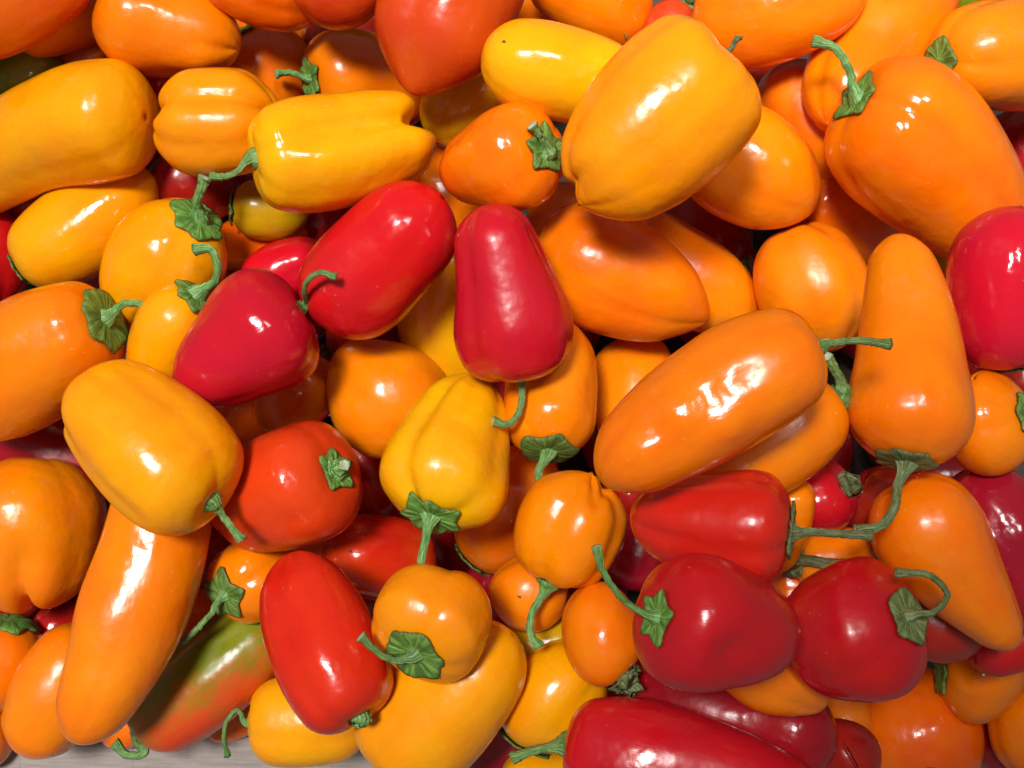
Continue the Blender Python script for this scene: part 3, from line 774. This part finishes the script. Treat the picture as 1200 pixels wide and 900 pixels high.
# ------------------------------------------------------------------ build them
def quad_grid(nr, nt, off=0):
    f = []
    for i in range(nr - 1):
        for j in range(nt):
            j2 = (j + 1) % nt
            f.append((off + i * nt + j, off + i * nt + j2, off + (i + 1) * nt + j2, off + (i + 1) * nt + j))
    return f


def tube(path, radii, seg=12, rib=0.10, ribs=5):
    path = np.asarray(path, float)
    T = np.gradient(path, axis=0)
    T /= np.linalg.norm(T, axis=1)[:, None]
    a = np.array([0.31, 0.22, 0.92])
    vs = []
    n0 = np.cross(T[0], a)
    n0 /= np.linalg.norm(n0)
    for i in range(len(path)):
        n0 = n0 - T[i] * np.dot(n0, T[i])
        n0 /= np.linalg.norm(n0)
        b0 = np.cross(T[i], n0)
        for j in range(seg):
            th = 2 * np.pi * j / seg
            r = radii[i] * (1 + rib * math.cos(ribs * th))
            vs.append(path[i] + r * (math.cos(th) * n0 + math.sin(th) * b0))
    return np.array(vs), T, n0


SCOPE = {'red': 'red', 'crimson': 'red', 'scarlet': 'red', 'vermilion': 'red', 'maroon': 'red', 'orange': 'orange', 'deep': 'orange',
         'amber': 'orange', 'gold': 'yellow', 'yellow': 'yellow', 'olive': 'yellow', 'green': 'green'}

for p in PEPPERS:
    if p.label is None:
        continue        # wholly under the others: nothing of it shows
    rng = np.random.RandomState(p.seed + 1)
    Q = p.local(p.dz)
    N = p.normals(Q)
    k = (HC - p.z) / HC
    centre = np.array([(p.c[0] - 600) * k, (450 - p.c[1]) * k, p.z])

    def out(v):
        return (centre + k * np.asarray(v)) * S

    kind = SCOPE[p.skin] + "_pepper"
    has = p.calyx or p.stem or p.scar
    base = centre * S
    root = None
    if has:
        root = bpy.data.objects.new(kind, None)
        COL.objects.link(root)
        root.empty_display_size = 0.01
        root.location = out((0, 0, -p.wm))
    pat = tuple((*[(q * S * k) for q in ((x - p.c[0]), -(y - p.c[1]), p.wm * 0.9)], r * S * k, col, am)
                for (x, y, r, col, am) in p.patches)
    mat = skin_material(p.skin, pat, p.blend, p.rough)
    verts = out(Q.reshape(-1, 3))
    faces = quad_grid(NR, NT)
    faces = [tuple(reversed(f)) for f in faces]
    # closing caps
    nv = len(verts)
    pole_s, pole_t = out(Q[0].mean(axis=0)), out(Q[-1].mean(axis=0))
    verts = np.vstack([verts, pole_s, pole_t])
    for j in range(NT):
        j2 = (j + 1) % NT
        faces.append((nv, j, j2))
        faces.append((nv + 1, (NR - 1) * NT + j2, (NR - 1) * NT + j))
    body = make_mesh("fruit_body" if has else kind, verts, faces, mat, root, loc=base)
    at = body.data.attributes.new("fruit", 'FLOAT_VECTOR', 'POINT')
    fv = np.zeros((len(verts), 3))
    tg = np.broadcast_to(p.th[None, :], (NR, NT)).ravel()
    fv[:nv, 0], fv[:nv, 1] = np.cos(tg), np.sin(tg)
    fv[:nv, 2] = np.broadcast_to(p.fr[:, None], (NR, NT)).ravel()
    fv[nv + 1, 2] = 1.0
    at.data.foreach_set('vector', fv.ravel())
    top = root or body
    top['label'] = p.label
    top['category'] = 'pepper'
    top['group'] = SCOPE[p.skin] + " peppers heaped in the crate"
    if p.skin == 'green' or p.blend:
        top['group'] = "unripe green peppers in the crate"

    pole = Q[0].mean(axis=0)
    axis0 = -p.T[0]
    if p.calyx:
        nr, nt = 9, 54
        rc = p.calyx * 0.87
        th = np.linspace(0, 2 * np.pi, nt, endpoint=False)
        ph = rng.rand() * 6.28
        edge = np.zeros(nt)
        n = p.pts - 1 + rng.randint(3)
        pos = (np.arange(n) + 0.35 * (rng.rand(n) - 0.5)) / n * 2 * np.pi + ph
        hgt = 0.75 + 0.5 * rng.rand(n)
        for a0, h0 in zip(pos, hgt):
            dth = np.abs((th - a0 + np.pi) % (2 * np.pi) - np.pi)
            edge = np.maximum(edge, h0 * np.exp(-(dth / 0.36)**1.25))
        star = 0.18 + 0.24 * rng.rand()
        Rr = rc * (1.06 - star + star * edge + 0.014 * rng.randn(nt))
        # arc length down each meridian of the fruit
        jj = th / (2 * np.pi) * NT
        smooth_lift = 0.5 + 0.5 * np.sin(2 * th + rng.rand() * 6.28) * np.sin(3 * th + rng.rand() * 6.28)
        V = np.zeros((nr, nt, 3))
        for j in range(nt):
            j0 = int(jj[j]) % NT
            fr = jj[j] - int(jj[j])
            mer = Q[:, j0] * (1 - fr) + Q[:, (j0 + 1) % NT] * fr
            nrm = N[:, j0] * (1 - fr) + N[:, (j0 + 1) % NT] * fr
            al = np.concatenate([[0], np.cumsum(np.linalg.norm(np.diff(mer, axis=0), axis=1))])
            for i in range(nr):
                rho = Rr[j] * (0.04 + 0.96 * i / (nr - 1))
                u = rho / rc
                pt = np.array([np.interp(rho, al, mer[:, q]) for q in range(3)])
                nn = np.array([np.interp(rho, al, nrm[:, q]) for q in range(3)])
                nn /= np.linalg.norm(nn)
                h = 1.8 + 0.45 * math.sin(n * th[j] * 2 + ph) * u + 0.7 * abs(math.sin(9.5 * th[j] + ph)) * u
                h += 3.2 * p.curl * (0.45 + 0.55 * smooth_lift[j]) * max(0, u - 0.72) / 0.4
                nb = nn * (0.35 + 0.65 * min(1, u * 2)) + axis0 * (0.65 * (1 - min(1, u * 2)))
                V[i, j] = pt + nb * (h + 3.0 * math.exp(-(u / 0.35)**2))
        vv = out(V.reshape(-1, 3))
        ff = [tuple(reversed(f)) for f in quad_grid(nr, nt)]
        vv = np.vstack([vv, out(V[0].mean(axis=0))])
        for j in range(nt):
            ff.append((len(vv) - 1, j, (j + 1) % nt))
        cal = make_mesh("calyx", vv, ff, M_CALYX_DRY if p.dry else M_CALYX, root, loc=out(pole))
        tt = np.concatenate([np.tile(th, nr), [0]])
        uu = np.concatenate([np.repeat(np.linspace(0.04, 1, nr), nt), [0]])
        grain(cal, np.cos(tt) * np.minimum(1, uu * 3), np.sin(tt) * np.minimum(1, uu * 3), uu)
        md = cal.modifiers.new("thickness", 'SOLIDIFY')
        md.thickness = 2.4 * S
        md.offset = -0.6
    if p.stem:
        pts = [pole - axis0 * 2.0, pole + axis0 * 5.0]
        for (x, y, dz) in p.stem:
            pts.append(np.array([x - p.c[0], -(y - p.c[1]), pole[2] + dz]))
        pts = np.array(pts)
        d = np.linalg.norm(np.diff(pts, axis=0), axis=1)
        kk = np.concatenate([[0], np.cumsum(d)])
        # resample on chord length with a 3-D spline
        n = 30
        m = np.zeros_like(pts)
        m[0] = (pts[1] - pts[0]) / d[0]
        m[-1] = (pts[-1] - pts[-2]) / d[-1]
        for i in range(1, len(pts) - 1):
            m[i] = ((pts[i + 1] - pts[i]) / d[i] * d[i - 1] + (pts[i] - pts[i - 1]) / d[i - 1] * d[i]) / (d[i] + d[i - 1])
        tq = np.linspace(0, kk[-1], n)
        path = []
        for t in tq:
            i = min(np.searchsorted(kk, t, side='right') - 1, len(pts) - 2)
            i = max(i, 0)
            h = d[i]
            u = (t - kk[i]) / h
            path.append((2 * u**3 - 3 * u**2 + 1) * pts[i] + (u**3 - 2 * u**2 + u) * h * m[i]
                        + (-2 * u**3 + 3 * u**2) * pts[i + 1] + (u**3 - u**2) * h * m[i + 1])
        path = np.array(path)
        path[3:-1] += 0.35 * rng.randn(n - 4, 3)
        x = tq / tq[-1]
        rad = 0.92 * p.sr * (1 + p.flare * np.exp(-(tq / (2.2 * p.sr))**2) - 0.22 * np.sin(np.pi * x) + 0.26 * smooth(0.86, 1.0, x))
        rad *= 1 + 0.03 * rng.randn(n)
        seg = 15
        vs, TT, n0 = tube(path, rad, seg, 0.13, 5)
        ff = [tuple(reversed(f)) for f in quad_grid(n, seg)]
        fm = [0] * len(ff)
        nv = len(vs)
        # ragged cut end: a lip and a sunken pith
        inner = vs[-seg:] * 0.65 + path[-1] * 0.35 - TT[-1] * 0.5 * p.sr * 0.5
        vs = np.vstack([vs, inner, path[-1] - TT[-1] * p.sr * 0.35])
        for j in range(seg):
            j2 = (j + 1) % seg
            ff.append(((n - 1) * seg + j, nv + j, nv + j2, (n - 1) * seg + j2)[::1])
            ff.append((nv + j, nv + seg, nv + j2))
            fm += [1, 1]
        so = make_mesh("stem", out(vs), ff, [M_STEM_DRY if p.dry else M_STEM, M_CUT], root, loc=out(pole), fmat=fm)
        tt = np.concatenate([np.tile(2 * np.pi * np.arange(seg) / seg, n + 1), [0]])
        grain(so, np.cos(tt), np.sin(tt), np.concatenate([np.repeat(np.arange(n) / 4.0, seg), np.full(seg + 1, n / 4.0)]))
    if p.scar:
        sx, sy, srad = p.scar
        q = (Q[..., 0] - (sx - p.c[0]))**2 + (Q[..., 1] + (sy - p.c[1]))**2 + 1e6 * (N[..., 2] < 0.05)
        i, j = np.unravel_index(np.argmin(q), q.shape)
        c0, nn = Q[i, j] , N[i, j]
        t1 = np.cross(nn, [0.3, 0.8, 0.1])
        t1 /= np.linalg.norm(t1)
        t2 = np.cross(nn, t1)
        vs, ff = [], []
        for ir, (fr_, hh) in enumerate(((1.0, -0.6), (0.8, 0.5), (0.35, 0.9))):
            for jx in range(12):
                a = 2 * np.pi * jx / 12
                rr = srad * fr_ * (1 + 0.3 * math.sin(3 * a + p.seed) + 0.12 * rng.randn())
                vs.append(c0 + nn * hh + rr * (math.cos(a) * t1 + 0.55 * math.sin(a) * t2))
        ff = quad_grid(3, 12) + [tuple(range(24, 36))]
        make_mesh("blossom_scar", out(np.array(vs)), ff, M_SCAR, root, loc=out(c0))


# ------------------------------------------------------------------ the crate they lie in
def crate():
    r = bpy.data.objects.new("wooden_crate", None)
    COL.objects.link(r)
    r.location = (0, 0, FLOOR * S - 0.012)
    r['label'] = "weathered grey wooden crate whose front rail shows below the peppers at bottom left"
    r['category'] = "crate"
    x0, x1, y0, y1 = -0.265, 0.265, -0.168, 0.215
    zb = FLOOR * S - 0.012
    zt = RAIL * S

    def part(name, *b, mat=M_WOOD):
        v, f = box(*b)
        make_mesh(name, v, f, mat, r, smooth=False, loc=np.array([(b[0] + b[1]) / 2, (b[2] + b[3]) / 2, (b[4] + b[5]) / 2]))
    n = 5
    for i in range(n):
        w = (y1 - y0) / n
        part("base_board", x0, x1, y0 + i * w + 0.0006, y0 + (i + 1) * w - 0.0006, zb, zb + 0.011, mat=M_GAP_SHADE)
    part("back_board", x0, x1, y1 + 0.001, y1 + 0.016, zb, zt + 0.02)
    part("end_board", x0 - 0.017, x0 - 0.001, y0 - 0.012, y1 + 0.016, zb, zt + 0.02)
    part("end_board", x1 + 0.001, x1 + 0.017, y0 - 0.012, y1 + 0.016, zb, zt + 0.02)
    part("front_board", x0, x1, y0 - 0.012, y0 - 0.001, zb, zt - 0.013)
    part("front_rail", x0, x1, y0 - 0.075, -(RAILY - 450) * S * (HC - RAIL) / HC, zt - 0.012, zt)
    return r


crate()
